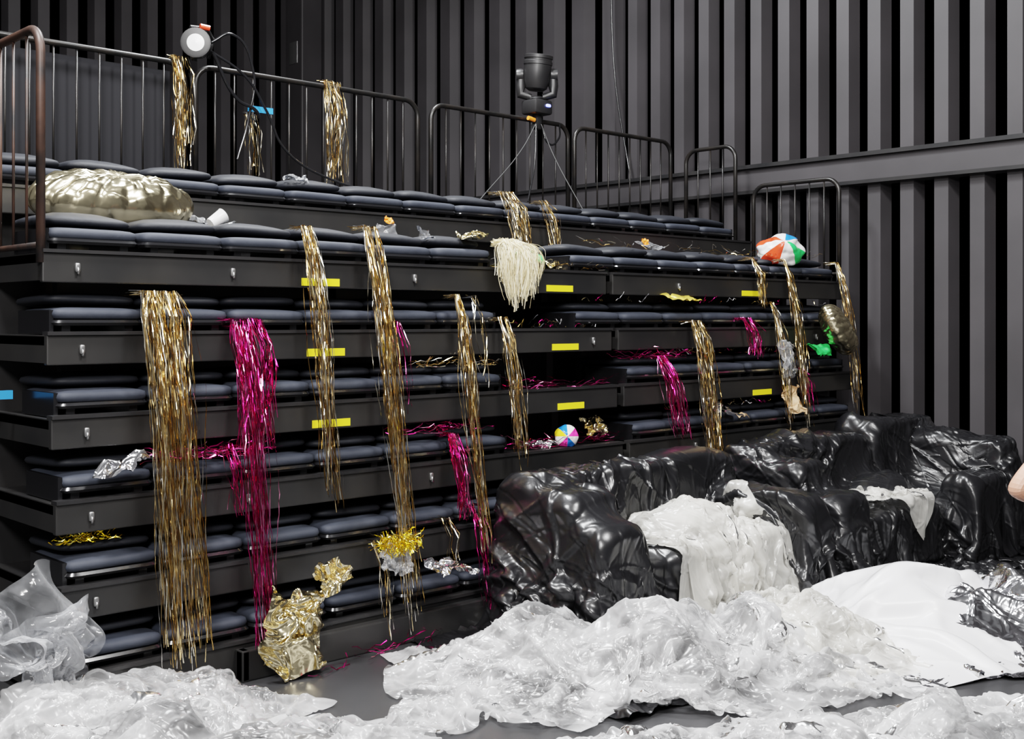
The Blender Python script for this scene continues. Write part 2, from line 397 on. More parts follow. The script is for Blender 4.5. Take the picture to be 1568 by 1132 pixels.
def folds(P,L,W,seed,dens,amp,wid,ln,bias=None,rays=0):
    """sharp film creases in material space, raised along the normals: triangular section, conical width,
    either free or radiating from shared nodes (d-cones).  dens: per m2, wid/ln: (min,max) m, bias: (angle, spread)"""
    ny,nx=P.shape[:2]
    gu=np.gradient(P,axis=1); gv=np.gradient(P,axis=0); N=np.cross(gu,gv); N/=np.maximum(np.linalg.norm(N,axis=-1,keepdims=True),1e-9)
    if N[...,2].mean()<0: N=-N
    u=np.linspace(-L/2,L/2,nx)[None,:]; v=np.linspace(-W/2,W/2,ny)[:,None]
    D=np.zeros((ny,nx)); rs=np.random.RandomState(seed)
    left=0; u0=v0=0; cone=False
    for k in range(int(dens*L*W)):
        if left<=0:
            u0=rs.uniform(-L/2,L/2); v0=rs.uniform(-W/2,W/2); left=rs.randint(4,9) if rs.rand()<rays else 1; cone=left>1
        left-=1
        if cone: th=rs.uniform(0,2*math.pi) if bias is None else (rs.normal(bias[0],bias[1]*1.3)+(math.pi if rs.rand()<.5 else 0))
        else: th=rs.uniform(0,math.pi) if (bias is None or rs.rand()<.2) else rs.normal(bias[0],bias[1])
        q=rs.rand(); l=ln[0]*(ln[1]/ln[0])**q; w=wid[0]*(wid[1]/wid[0])**rs.rand()
        a=amp*(.35+.65*q)*rs.uniform(.5,1)*(1 if rs.rand()<.7 else -.7); cv=rs.uniform(-.3,.3)
        i0=max(0,int((u0-1.5*l+L/2)/L*nx)); i1=min(nx,int((u0+1.5*l+L/2)/L*nx)+2); j0=max(0,int((v0-1.5*l+W/2)/W*ny)); j1=min(ny,int((v0+1.5*l+W/2)/W*ny)+2)
        du=u[:,i0:i1]-u0; dv=v[j0:j1]-v0
        t=du*math.cos(th)+dv*math.sin(th); s=-du*math.sin(th)+dv*math.cos(th)+cv*t*t
        if cone:
            f=np.clip(t/(1.4*l),0,1); env=np.sin(np.pi*f**.6)*(t>0); ww0=w*(.35+1.3*f)
        else:
            env=np.maximum(0,1-(t/(1.2*l))**2); ww0=w
        k1=rs.uniform(-.65,.65); ww=np.where(s>0,ww0*(1+k1),ww0*(1-k1))
        D[j0:j1,i0:i1]+=a*np.maximum(0,1-np.abs(s)/ww)*env
    return P+N*D[...,None]
def detail(P,L,W,seed,big,fine,bias=None,dense=True,rays=(.6,.5)):
    P=upsample(P)
    P=folds(P,L,W,seed,*big,bias,rays[0])
    if dense: P=upsample(P)
    return folds(P,L,W,seed+500,*fine,bias,rays[1])
BIG=(22,.036,(.035,.11),(.2,.8)); FINE=(330,.0095,(.006,.020),(.05,.32))
def sheet(name,cx,cy,L,W,ang,m,cols,z0=1.0,cxs=1.0,cys=1.0,sp=.03,seed=1,warp=.15,hf=.01,zf=.05,zs=3.5,steps=70,iters=9,fric=.5,bend=.03,tilt=None,g=9.8,parent=None,big=BIG,fine=FINE,bias=None,zmin=.006):
    nx=int(L/sp)+1; ny=int(W/sp)+1
    u=np.linspace(-L/2,L/2,nx); v=np.linspace(-W/2,W/2,ny); U,Vv=np.meshgrid(u,v)
    n1=vnoise(U,Vv,1.3,seed); n2=vnoise(U,Vv,1.3,seed+50); n3=vnoise(U,Vv,zs,seed+90); rs=np.random.RandomState(seed)
    X=U*cxs+n1*warp; Y=Vv*cys+n2*warp; Z=z0+n3*zf+rs.randn(ny,nx)*hf
    if tilt is not None: Z=Z+tilt[0]*U+tilt[1]*Vv
    c,s=math.cos(ang),math.sin(ang)
    P=np.stack([cx+c*X-s*Y,cy+s*X+c*Y,Z],-1)
    P=sim(P,L/(nx-1),W/(ny-1),cols,steps,iters,fric,bend,g=g)
    P=detail(P,L,W,seed,big,fine,bias)
    P[...,2]=np.where(P[...,2]<zmin,zmin+.1*np.abs(P[...,2]-zmin),P[...,2])
    return grid_obj(name,P,m,parent,0)
def scrap(name,c,L,W,m,seed,comp=.55,h=.08,rot=(0,0,0),n=34,zmin=None,fr=3.0,its=40,parent=None,ymax=None,crease=.5):
    """small crumpled piece of film / foil"""
    nx=n; ny=max(8,int(n*W/L)); u=np.linspace(-L/2,L/2,nx); v=np.linspace(-W/2,W/2,ny); U,Vv=np.meshgrid(u,v)
    k=fr/L
    a=vnoise(U,Vv,k,seed); b_=vnoise(U,Vv,k,seed+11); d=vnoise(U,Vv,k,seed+23); d2=vnoise(U,Vv,k*2.7,seed+31)
    rs=np.random.RandomState(seed)
    X=U*comp+a*L*.18; Y=Vv*comp+b_*W*.18; Z=(d*1.3+d2*.6)*h+rs.randn(ny,nx)*h*.08
    P=np.stack([X,Y,Z],-1)
    for it in range(its): relax(P,L/(nx-1),W/(ny-1),.06,.9)
    s=L; P=detail(P,L,W,seed,(9/(s*s),.05*s*crease*2,(.06*s,.16*s),(.2*s,.6*s)),(60/(s*s),.012*s*crease*2,(.02*s,.05*s),(.1*s,.35*s)),None,L>.5)
    R=np.array(Matrix.Rotation(rot[2],3,'Z')@Matrix.Rotation(rot[1],3,'Y')@Matrix.Rotation(rot[0],3,'X'))
    P=P@R.T+np.array(c)
    if zmin is not None: P[...,2]=np.where(P[...,2]<zmin,zmin+.15*np.abs(P[...,2]-zmin),P[...,2])
    if ymax is not None: P[...,1]=np.where(P[...,1]>ymax,ymax-.15*np.abs(P[...,1]-ymax),P[...,1])
    return grid_obj(name,P,m,parent,0)

# ------------------------------------------------------------------ sofas under black polythene
def bx(x0,x1,y0,y1,z1,r=.035,z0=0):
    return ((x0+x1)/2,(y0+y1)/2,(z0+z1)/2),((x1-x0)/2-r,(y1-y0)/2-r,(z1-z0)/2-r),r
seat_wall=[box_col((3.3,.6,1.0),(3.5,.80,1.1),.03)]
rw=[box_col((7.2,-1,1),(.22,3,1.2),.03)]
BB=(21,.046,(.030,.10),(.25,.9)); BF=(210,.0095,(.007,.020),(.06,.4))
def sofa(name,boxes,cloths,seed,lumps=(),extra=()):
    e=empty(name)
    b=MB()
    for q in boxes: b.box(q[0]+.07,q[1]-.07,q[2]+.07,q[3]-.07,.06,q[4]-.07,0,.03)
    b.obj('frame',[BLK],e)
    cols=[box_col(*bx(*q)) for q in boxes]+[ell_col(c,r) for c,r in lumps]+list(extra)+seat_wall+[floor_col(.01)]
    for k,(cx,cy,L,W,z0,ang,cxs,cys) in enumerate(cloths):
        o=sheet('plastic_cover',cx,cy,L,W,ang,BAG,cols,z0,cxs,cys,.026,seed+k,.06,.006,.14,2.5,90,8,.72,.05,big=BB,fine=BF,bias=(1.57,.45))
        o.parent=e
    return e
A_=[(2.42,4.35,-.62,-.32,.86),(2.42,2.80,-.95,-.32,.80),(2.42,2.78,-1.18,-.32,.64),(2.42,4.30,-1.18,-.4,.42),(4.02,4.35,-1.35,-.32,.66)]
B_=[(4.55,6.1,-.66,-.34,.88),(4.5,4.85,-1.0,-.34,.80),(4.5,4.85,-1.32,-.34,.62),(4.5,6.1,-1.25,-.4,.42)]
C_=[(6.5,6.86,-1.45,-.38,.84),(5.95,6.86,-.72,-.36,.97),(6.0,6.86,-1.4,-.4,.45),(6.0,6.86,-1.5,-1.2,.62)]
sofa('covered_sofa',A_,[(3.26,-1.10,3.9,2.3,1.0,0,.75,.66)],3,[((3.9,-.48,.85),(.35,.14,.06))])
sofa('covered_sofa',B_,[(5.25,-1.05,3.1,2.3,1.0,0,.75,.64)],8,[((5.1,-.5,.86),(.30,.15,.08)),((5.7,-.9,.42),(.3,.25,.2))])
sofa('covered_armchair',C_,[(6.30,-1.05,2.6,2.4,1.1,0,.69,.62)],13,[((6.6,-.9,.78),(.2,.35,.12))],rw)
print('sofas',time.time()-T_START)

# ------------------------------------------------------------------ loose white film on the floor
FL=floor_col(.008)
sofaA=[box_col(*bx(q[0]-.03,q[1]+.03,q[2]-.06,q[3],q[4]+.06)) for q in A_]
h1=[(1.98,-1.15,.42,.35,.26),(2.4,-1.5,.5,.4,.32),(2.9,-1.75,.40,.32,.28),(2.25,-1.75,.4,.3,.16),(1.62,-.92,.25,.25,.06)]
sheet('white_plastic_sheet',2.30,-1.58,3.4,2.0,-.55,WHITE,[FL,field_col(h1,1)]+sofaA,.5,.62,.54,.03,21,.24,.008,.25,3,42,8,.9,.12)
h1b=[(x,y,a*.9,b_*.9,h*.8) for x,y,a,b_,h in h1]
sheet('white_plastic_sheet',2.42,-1.62,3.0,1.6,-.35,WHITE,[floor_col(.006),field_col(h1b,11)]+sofaA,.4,.60,.55,.03,31,.25,.008,.25,3,42,8,.9,.12)
sheet('white_plastic_sheet',-.02,-.74,2.2,1.7,.5,WHITE,[FL,field_col([(.1,-.6,.45,.35,.26),(-.3,-.6,.35,.35,.2),(.0,-1.0,.4,.35,.2)],2)],.45,.58,.58,.03,22,.2,.008,.22,3,40,8,.9,.12)
sheet('white_plastic_sheet',-.02,-.78,1.8,1.4,-.3,WHITE,[floor_col(.006),field_col([(.1,-.6,.4,.3,.18),(-.3,-.6,.3,.3,.15),(.0,-1.0,.3,.3,.15)],12)],.4,.58,.58,.03,32,.2,.008,.2,3,40,8,.9,.12)
sheet('white_plastic_sheet',.40,-1.45,1.6,1.1,-.3,WHITE,[FL,field_col([(.40,-1.3,.4,.3,.12),(.60,-1.6,.35,.3,.10)],3)],.35,.60,.6,.03,23,.12,.008,.15,3,38,8,.9,.12)
sheet('white_plastic_sheet',1.95,-2.88,3.8,1.45,-.52,WHITE,[FL,field_col([(1.2,-2.35,.4,.3,.13),(1.8,-2.75,.4,.3,.15),(2.4,-3.05,.4,.3,.17),(2.8,-3.25,.4,.3,.17)],4)],.4,.62,.55,.03,24,.18,.008,.2,3,38,8,.9,.12)
sheet('white_plastic_sheet',1.95,-2.85,3.4,1.2,-.50,WHITE,[floor_col(.006),field_col([(1.2,-2.35,.4,.3,.09),(1.8,-2.75,.4,.3,.11),(2.4,-3.05,.4,.3,.13),(2.8,-3.25,.4,.3,.13)],14)],.3,.62,.55,.03,34,.18,.008,.2,3,38,8,.9,.12)
sheet('cream_plastic_drape',3.46,-1.58,2.9,1.8,-1.75,CREAM,[FL,field_col([(3.2,-1.85,.45,.35,.24),(3.35,-1.5,.3,.3,.3)],5),ell_col((3.44,-.92,.42),(.42,.28,.24))]+sofaA,.92,.56,.46,.028,25,.10,.01,.16,4,50,8,.92,.08)
sheet('cream_plastic_drape',3.42,-1.45,2.3,1.6,-1.75,CREAM,[floor_col(.006),field_col([(3.2,-1.85,.4,.3,.18),(3.35,-1.5,.25,.25,.2)],15),ell_col((3.44,-.92,.42),(.40,.26,.20))]+sofaA,.85,.56,.46,.03,35,.10,.01,.14,4,50,8,.92,.08)
sheet('white_tarpaulin_sheet',4.2,-2.15,2.3,1.6,-.25,PAPER,[FL,field_col([(4.15,-1.95,.35,.40,.38),(4.8,-2.2,.4,.3,.14),(3.9,-2.35,.35,.3,.10)],6,1.6,4,.02)],.5,.78,.8,.04,26,.1,.004,.1,2.5,45,9,.6,.2,big=(9,.08,(.08,.25),(.4,1.0)),fine=(26,.007,(.01,.03),(.1,.5)))
sheet('silver_foil_sheet',4.46,-2.38,1.4,.85,.2,SILV,[FL,field_col([(4.46,-2.32,.5,.35,.29)],7)],.5,.66,.66,.028,27,.12,.01,.10,3,40,8,.88,.08)
sheet('silver_foil_sheet',3.62,-2.68,1.4,.40,-.45,SILV,[FL],.2,.75,.75,.028,29,.10,.006,.06,3,35,8,.85,.08)
sheet('white_cloth',5.32,-1.12,1.1,.6,-.5,CREAM,[FL,field_col([(5.3,-1.0,.3,.2,.5)],8)]+[box_col(*bx(4.5,6.1,-1.30,-.4,.52)),box_col(*bx(4.5,4.87,-1.36,-.34,.68))],.95,.62,.45,.028,28,.08,.008,.08,5,45,8,.88,.06)
print('sheets',time.time()-T_START)

# ------------------------------------------------------------------ tinsel
def ribbons(name,m,n,path,width=.009,seed=0,seg=.03,parent=None,tw_r=.8,smooth=False):
    r=random.Random(seed); V=[];F=[]
    for i in range(n):
        pts=path(i,r)
        out=[pts[0]]
        for a,c in zip(pts[:-1],pts[1:]):
            k=max(1,int((c-a).length/seg))
            for q in range(1,k+1): out.append(a.lerp(c,q/k))
        tw=r.uniform(0,6.28); rate=r.uniform(-.4,.4); w=width*r.uniform(.5,1.3); base=len(V)
        for q,p in enumerate(out):
            tw+=rate+r.uniform(-tw_r,tw_r)
            if 0<q<len(out)-1: p=p+Vector((r.uniform(-1,1),r.uniform(-1,1),0))*.0018
            d=(out[min(q+1,len(out)-1)]-out[max(q-1,0)]).normalized()
            s=d.orthogonal().normalized(); s=Matrix.Rotation(tw,3,d)@s
            V.append((p+s*w/2)[:]); V.append((p-s*w/2)[:])
        for q in range(len(out)-1): F.append((base+2*q,base+2*q+1,base+2*q+3,base+2*q+2))
    return mesh_obj(name,V,F,m,parent,smooth)
def tinsel(name,m,x,zt,zb,w,n,yt=-.1,xb=None,lean=.1333,seed=0,over=.15,wb=None,width=.0041,rag=.24):
    xb=x if xb is None else xb; wb=w if wb is None else wb; n=int(n*1.0)
    rr=random.Random(seed*13+1); tuft=[(rr.uniform(-1,1),rr.uniform(0,.2),rr.uniform(0,6.28),rr.uniform(-.3,.3)) for _ in range(max(5,n//5))]
    def path(i,r):
        tf=tuft[i%len(tuft)]
        a=max(-1.2,min(1.2,tf[0]+r.gauss(0,.12)))
        ze=zb+(r.random()**2)*rag*(zt-zb)+tf[1]*(zt-zb)*.5
        if r.random()<.15: ze=zb+r.random()*.6*(zt-zb)
        dy=-r.uniform(0,.07); ph=tf[2]+r.gauss(0,.6); pts=[]; stray=r.random()<.20; sa=r.uniform(-.07,.07)
        if over>0: pts.append(Vector((x+a*w*.55+r.uniform(-.02,.02),yt+over*r.uniform(.5,1),zt+r.uniform(-.01,.02))))
        pts.append(Vector((x+a*w*.42,yt+.02,zt+r.uniform(0,.02))))
        k=max(3,int((zt-ze)/.10))
        for q in range(1,k+1):
            f=q/k; z=zt-(zt-ze)*f; g=(zt-z)/max(zt-zb,.01)
            ww=w*.5+(wb*.5-w*.5)*g
            aa=a+tf[3]*math.sin(g*5+tf[2])
            xx=x+(xb-x)*g+aa*ww*(1-.12*math.sin(g*3.1))+.010*math.sin(ph+f*7)+.005*math.sin(ph*3+f*17)+(sa*math.sin(f*3.1) if stray else 0)
            pts.append(Vector((xx,yt-lean*(zt-z)+dy*min(1,f*3)+.006*math.sin(ph*2+f*9),z)))
        return pts
    return ribbons(name,m,n,path,width,seed)
G='gold_tinsel_curtain'; Mg='magenta_tinsel_curtain'
tinsel(G,TGOLD,.48,1.86,.13,.21,150,-.14,seed=1,wb=.24)
tinsel(G,TGOLD,1.33,2.22,.74,.085,56,-.08,seed=2,xb=1.34)
tinsel(G,TGOLD,1.74,2.24,.05,.10,72,-.08,seed=3,xb=1.78)
tinsel(G,TGOLD,2.31,1.87,.36,.07,40,-.14,seed=4)
tinsel(G,TGOLD,2.45,1.87,1.3,.05,8,-.14,seed=40)
tinsel(G,TGOLD,2.68,1.74,.85,.09,46,-.14,seed=5)
tinsel(G,TGOLD,4.55,1.72,.55,.14,62,-.14,seed=6,wb=.18)
tinsel(G,TGOLD,5.33,2.2,1.80,.08,26,-.06,seed=7)
tinsel(G,TGOLD,5.50,1.86,.87,.07,30,-.12,seed=8)
tinsel(G,TGOLD,5.76,2.2,.87,.07,34,-.06,seed=9)
tinsel(G,TGOLD,6.54,2.2,.95,.09,34,-.06,seed=10)
tinsel(G,TGOLD,1.66,.58,.03,.03,8,-.30,seed=41,lean=.03); tinsel(G,TGOLD,1.60,.56,.12,.02,5,-.30,seed=42,lean=.03)
tinsel(G,TGOLD,2.10,.62,.35,.07,10,-.30,seed=43,lean=.03)
tinsel(G,TGOLD,1.50,3.43,2.67,.17,62,1.67,seed=11,lean=.02,over=.06)
tinsel(G,TGOLD,2.05,3.12,2.67,.14,18,1.66,seed=12,lean=.02,over=.03)
tinsel(G,TGOLD,2.70,3.43,2.70,.17,60,1.67,seed=13,lean=.02,over=.06)
tinsel(G,TGOLD,3.60,2.64,2.18,.2,58,.80,seed=14,lean=.2,xb=3.66)
tinsel(G,TGOLD,3.95,2.60,2.16,.09,28,.80,seed=15,lean=.2)
tinsel(Mg,TMAG,.95,1.73,1.05,.19,78,-.12,seed=21,wb=.19)
tinsel(Mg,TMAG,.92,1.70,.02,.10,72,-.12,seed=22,wb=.11)
tinsel(Mg,TMAG,.80,1.12,.77,.08,18,-.20,seed=23)
tinsel(Mg,TMAG,2.22,1.08,.60,.10,48,-.22,seed=24)
tinsel(Mg,TMAG,2.36,.66,.08,.07,28,-.26,seed=25)
tinsel(Mg,TMAG,4.15,1.48,.90,.13,60,-.15,seed=26,xb=4.24)
tinsel(Mg,TMAG,5.18,1.74,1.44,.14,42,-.12,seed=27)
tinsel(Mg,TMAG,1.90,1.72,1.2,.03,8,-.13,seed=28)
tinsel(Mg,TMAG,5.85,1.35,1.0,.08,14,-.16,seed=29)
def strew(name,m,n,x0,x1,y,z,dz,seed,width=.005,ln=.22,yd=.1):
    def path(i,r):
        p=Vector((r.uniform(x0,x1),y+r.uniform(-yd,yd),z+r.uniform(0,dz))); a=r.uniform(-.6,.6)+(math.pi if r.random()<.5 else 0); pts=[p]
        for k in range(6):
            a+=r.uniform(-.7,.7); p=p+Vector((math.cos(a)*ln/6,math.sin(a)*ln/6*.5,r.uniform(-.015,.02))); p.z=max(z+.004,p.z); pts.append(p)
        return pts
    return ribbons(name,m,n,path,width,seed,.03)
MS='magenta_tinsel_scraps'; GS='gold_tinsel_scraps'; TS='mixed_tinsel_scraps'
strew(MS,TMAG,50,.55,.92,-.16,1.07,.04,31,yd=.03)
strew(MS,TMAG,55,2.8,3.7,-.0,1.31,.03,32)
strew(MS,TMAG,75,2.75,3.7,-.05,.94,.05,33)
strew(MS,TMAG,40,3.8,4.4,-.1,1.47,.03,34,yd=.05)
strew(MS,TMAG,32,1.9,2.4,-.13,1.10,.03,35,yd=.04)
strew(MS,TMAG,18,1.2,1.9,-.45,.005,.02,36)
strew(GS,TGOLD,60,2.8,3.7,.1,2.06,.05,37)
strew(GS,TGOLD,30,1.9,2.6,-.1,1.47,.03,38,yd=.04)
strew(GS,TGOLD,45,3.6,6.4,.1,2.24,.02,39,yd=.1)
strew(GS,TGOLD,50,.2,2.4,.65,2.06,.05,44,yd=.1)
strew(TS,CONF,25,2.8,3.6,.05,1.69,.03,47,ln=.1)
strew(TS,CONF,25,3.4,6.4,.02,1.86,.02,48,ln=.10,yd=.05)
strew(TS,CONF,45,4.2,6.3,-.02,1.49,.02,49,ln=.12,yd=.05)
strew(TS,CONF,40,4.2,6.3,-.06,1.11,.02,51,ln=.12,yd=.05)
strew(TS,CONF,40,3.5,6.3,.70,2.06,.06,52,ln=.12,yd=.08)
strew('yellow_tinsel_scraps',TYEL,50,.02,.22,-.10,.735,.03,45,ln=.1,yd=.03)
def bunch(name,m,c,rad,n,seed,width=.005,ln=.07):
    c=Vector(c)
    def path(i,r):
        d=Vector((r.gauss(0,1),r.gauss(0,1),r.gauss(0,.7))).normalized(); p=c+Vector((d.x*rad[0],d.y*rad[1],d.z*rad[2]))*r.uniform(.2,1); pts=[p]
        for k in range(4):
            d=(d+Vector((r.uniform(-1,1),r.uniform(-1,1),r.uniform(-1,.6)))).normalized(); p=p+d*ln/4; pts.append(p)
        return pts
    return ribbons(name,m,n,path,width,seed,.02)
bunch('yellow_tinsel_pompom',TYEL,(1.70,-.37,.57),(.15,.05,.035),280,46)
lk=[(random.Random(900+k).uniform(-1,1),random.Random(950+k).uniform(.62,1),random.Random(970+k).uniform(-.07,.07)) for k in range(16)]
def wig(i,r):
    tf=lk[i%16]; a=tf[0]+r.gauss(0,.16); b_=r.uniform(0,1); p=Vector((2.80+a*.06,-.02+r.uniform(-.06,.08),2.21+r.uniform(-.02,.03))); L=.46*tf[1]*r.uniform(.75,1.05)*(1-.25*abs(a)); pts=[Vector((2.80+a*.03,.06,2.19)),p]
    cw=tf[2]+r.uniform(-.035,.035)
    for k in range(1,9):
        f=k/8; pts.append(Vector((2.80+a*(.06+.07*math.sin(f*2.5))+cw*f*1.1+.018*math.sin(f*6+i%16)+.02*f,-.06-b_*.07*math.sin(f*2.6)-.03,2.21+.03*math.sin(f*3)-L*f*f**.3)))
    return pts
ribbons('blonde_wig',HAIR,480,wig,.0036,50,.03,smooth=True)

# ------------------------------------------------------------------ balloons, foils, balls
def blob(name,c,r,m,seed=0,amp=.3,fr=2.2,rot=(0,0,0),sub=5,parent=None,smooth=True):
    bm=bmesh.new(); bmesh.ops.create_icosphere(bm,subdivisions=sub,radius=1)
    R=Matrix.Rotation(rot[2],3,'Z')@Matrix.Rotation(rot[1],3,'Y')@Matrix.Rotation(rot[0],3,'X')
    for v in bm.verts:
        p=v.co*fr+Vector((seed*3.1,seed*1.7,0)); p=p+Vector((noise.noise(p*.8),noise.noise(p*.8+Vector((5,5,5))),0))*.6
        d=min(1,abs(noise.noise(p))*2.2); e=min(1,abs(noise.noise(p*2.4))*2.2); g=noise.noise(p*.6)
        k=1+amp*(.6*d+.25*e+.5*g)-amp*.5
        q=v.co*k; q=Vector((q.x*r[0],q.y*r[1],q.z*r[2]))
        v.co=R@q+Vector(c)
    bm.verts.index_update(); V=[v.co[:] for v in bm.verts]; F=[[v.index for v in f.verts] for f in bm.faces]; bm.free()
    return mesh_obj(name,V,F,m,parent,smooth)
def balloon(name,c,r,m,seed,rot=(0,0,0),pk=.04):
    V=[];F=[];nu=160;nv=44
    R=Matrix.Rotation(rot[2],3,'Z')@Matrix.Rotation(rot[1],3,'Y')@Matrix.Rotation(rot[0],3,'X')
    rr=random.Random(seed); ph=[rr.uniform(0,6) for _ in range(4)]
    for j in range(nv+1):
        t=-math.pi/2+math.pi*j/nv
        for i in range(nu):
            a=2*math.pi*i/nu
            rim=abs(math.cos(t))**.7; ca=math.cos(a); sa=math.sin(a)
            fold=(abs(math.sin(a*9+ph[0]+1.3*math.sin(a*2+ph[1])))**.6-.6)
            pk_=1+pk*fold*(rim**3)+.05*math.sin(a*2+ph[1])
            q=Vector((rim*ca,rim*sa,math.sin(t)))
            cr=abs(noise.noise(q*2.2+Vector((seed*4,0,0))))
            cr2=min(1,abs(noise.noise(Vector((q.x*5+seed,q.y*1.5,q.z*1.5))))*3)
            cr3=min(1,abs(noise.noise(Vector((q.x*9+seed,q.y*4,q.z*3))))*3)
            zz=math.sin(t)*(1+.16*fold*rim-.3*cr+.12*cr2+.05*cr3)
            v=R@Vector((rim*pk_*ca*r[0],rim*pk_*sa*r[1],zz*r[2]))
            V.append((v+Vector(c))[:])
    for j in range(nv):
        for i in range(nu): F.append((j*nu+i,j*nu+(i+1)%nu,(j+1)*nu+(i+1)%nu,(j+1)*nu+i))
    return mesh_obj(name,V,F,m,None,True)
balloon('gold_foil_balloon',(.54,.52,2.345),(.47,.20,.14),GOLDB,1,(.35,0,.05))
balloon('gold_foil_balloon',(6.22,-.24,1.66),(.27,.15,.10),GOLDB,2,(.9,.75,0))
scrap('crumpled_gold_foil',(1.04,-.44,.22),.56,.62,GOLDF,3,.56,.08,(1.45,.12,.1),48,zmin=.008,ymax=-.345,crease=.45)
scrap('crumpled_gold_foil',(1.25,-.41,.46),.32,.24,GOLDF,4,.6,.06,(1.2,-.3,0),zmin=.3)
scrap('crumpled_yellow_foil',(4.5,.0,1.90),.5,.20,mat('yellow_foil',(.9,.7,.12),.3,.6),5,.8,.025,(.2,0,0),zmin=1.875)
scrap('crumpled_gold_foil',(3.60,-.02,1.04),.35,.25,GOLDF,6,.6,.08,(.9,0,0),zmin=.94)
scrap('crumpled_gold_foil',(2.62,.1,2.25),.3,.2,GOLDF,7,.6,.03,zmin=2.225)
scrap('crumpled_gold_foil',(3.2,.1,2.10),.4,.3,GOLDF,8,.6,.05,zmin=2.065)
scrap('bubble_wrap_bundle',(-.20,-.47,.38),.85,.60,CLEAR,9,.55,.14,(1.5,1.25,.2),56,zmin=.1,ymax=-.29)
scrap('bubble_wrap_bundle',(-.19,-.50,.34),.75,.55,CLEAR,19,.52,.14,(1.4,1.5,.2),46,zmin=.1,ymax=-.29)
for i,(c,L,W,h,rt) in enumerate([((2.28,.12,2.25),.15,.12,.05,(.8,0,0)),((1.94,.98,2.62),.26,.14,.03,(0,0,0)),
    ((1.68,-.38,.48),.3,.22,.05,(1.2,.3,0)),((1.12,.55,2.26),.40,.22,.04,(.2,0,0)),
    ((5.48,-.27,1.45),.25,.42,.07,(1.4,0,0)),((2.33,.58,2.27),.22,.2,.06,(1.1,0,0)),((4.78,.5,2.31),.35,.2,.04,(.3,0,0))]):
    scrap('clear_plastic_scrap',c,L,W,CLEAR,60+i,.65,h,rt,28)
scrap('silver_plastic_scrap',(.26,-.19,1.09),.36,.12,SILV,13,.7,.03,(.4,-.25,0))
scrap('crumpled_silver_foil',(2.02,-.42,.40),.34,.2,SILV,17,.7,.03,(.3,0,0))
scrap('crumpled_silver_foil',(3.05,-.05,.965),.4,.2,SILV,18,.6,.03,zmin=.935)
scrap('crumpled_silver_foil',(4.80,-.16,1.10),.42,.16,SILV,19,.7,.03,(.6,.25,0))
scrap('crumpled_kraft_paper',(5.58,-.27,1.13),.24,.32,TAN,21,.65,.06,(1.3,0,0),24)
scrap('crumpled_kraft_paper',(5.1,-.1,1.03),.18,.12,TAN,22,.65,.04,zmin=1.0)
scrap('green_cloth',(6.05,-.18,1.50),.36,.14,GREEN,23,.65,.04,(1.0,0,0),24)
scrap('green_cloth',(2.99,.03,2.16),.28,.22,GREEN,24,.7,.06,(1.0,0,0),24)
scrap('orange_paper_scrap',(2.36,.58,2.36),.10,.07,ORNG,26,.7,.02,(.9,0,0),16)
scrap('orange_paper_scrap',(4.72,.5,2.33),.11,.07,ORNG,28,.7,.02,(.9,0,0),16)
b=MB(); b.lathe([(.0,-.06),(.038,-.06),(.04,-.055),(.052,.06),(.055,.063),(.050,.064),(.037,-.05),(.0,-.05)],Matrix.Translation((1.03,.34,2.275))@Matrix.Rotation(1.0,4,'Y')@Matrix.Scale(.75,4)); o=b.obj('white_paper_cup',[WHT]); autosmooth(o)
def beach_ball(name,c,r,sq,rot,cols,dent=.10):
    V=[];F=[];M=[];nu=64;nv=32
    R=Matrix.Rotation(rot[2],3,'Z')@Matrix.Rotation(rot[1],3,'Y')@Matrix.Rotation(rot[0],3,'X')
    for j in range(nv+1):
        t=-math.pi/2+math.pi*j/nv
        for i in range(nu):
            a=2*math.pi*i/nu; q=R@Vector((math.cos(t)*math.cos(a),math.cos(t)*math.sin(a),math.sin(t)))
            k=1+dent*noise.noise(q*1.6)-dent*.8*max(0,noise.noise(q*3.1+Vector((3,1,2))))
            V.append((c[0]+q.x*r*k,c[1]+q.y*r*k,c[2]+max(q.z,-.8)*r*sq*k))
    for j in range(nv):
        for i in range(nu):
            F.append((j*nu+i,j*nu+(i+1)%nu,(j+1)*nu+(i+1)%nu,(j+1)*nu+i))
            M.append(0 if j<1 or j>=nv-1 else cols[int(i/nu*len(cols))])
    return mesh_obj(name,V,F,[WHT,RED,BLUE,YVN,GRN,PNK],None,True,M)
beach_ball('beach_ball',(5.95,.12,2.295),.18,.74,(math.radians(60),.2,math.radians(-50)),[0,2,0,1,0,1,0,4],.22)
beach_ball('beach_ball',(3.25,-.10,1.0),.075,1,(math.radians(85),.0,math.radians(-40)),[5,0,2,3,0,5,2,0])

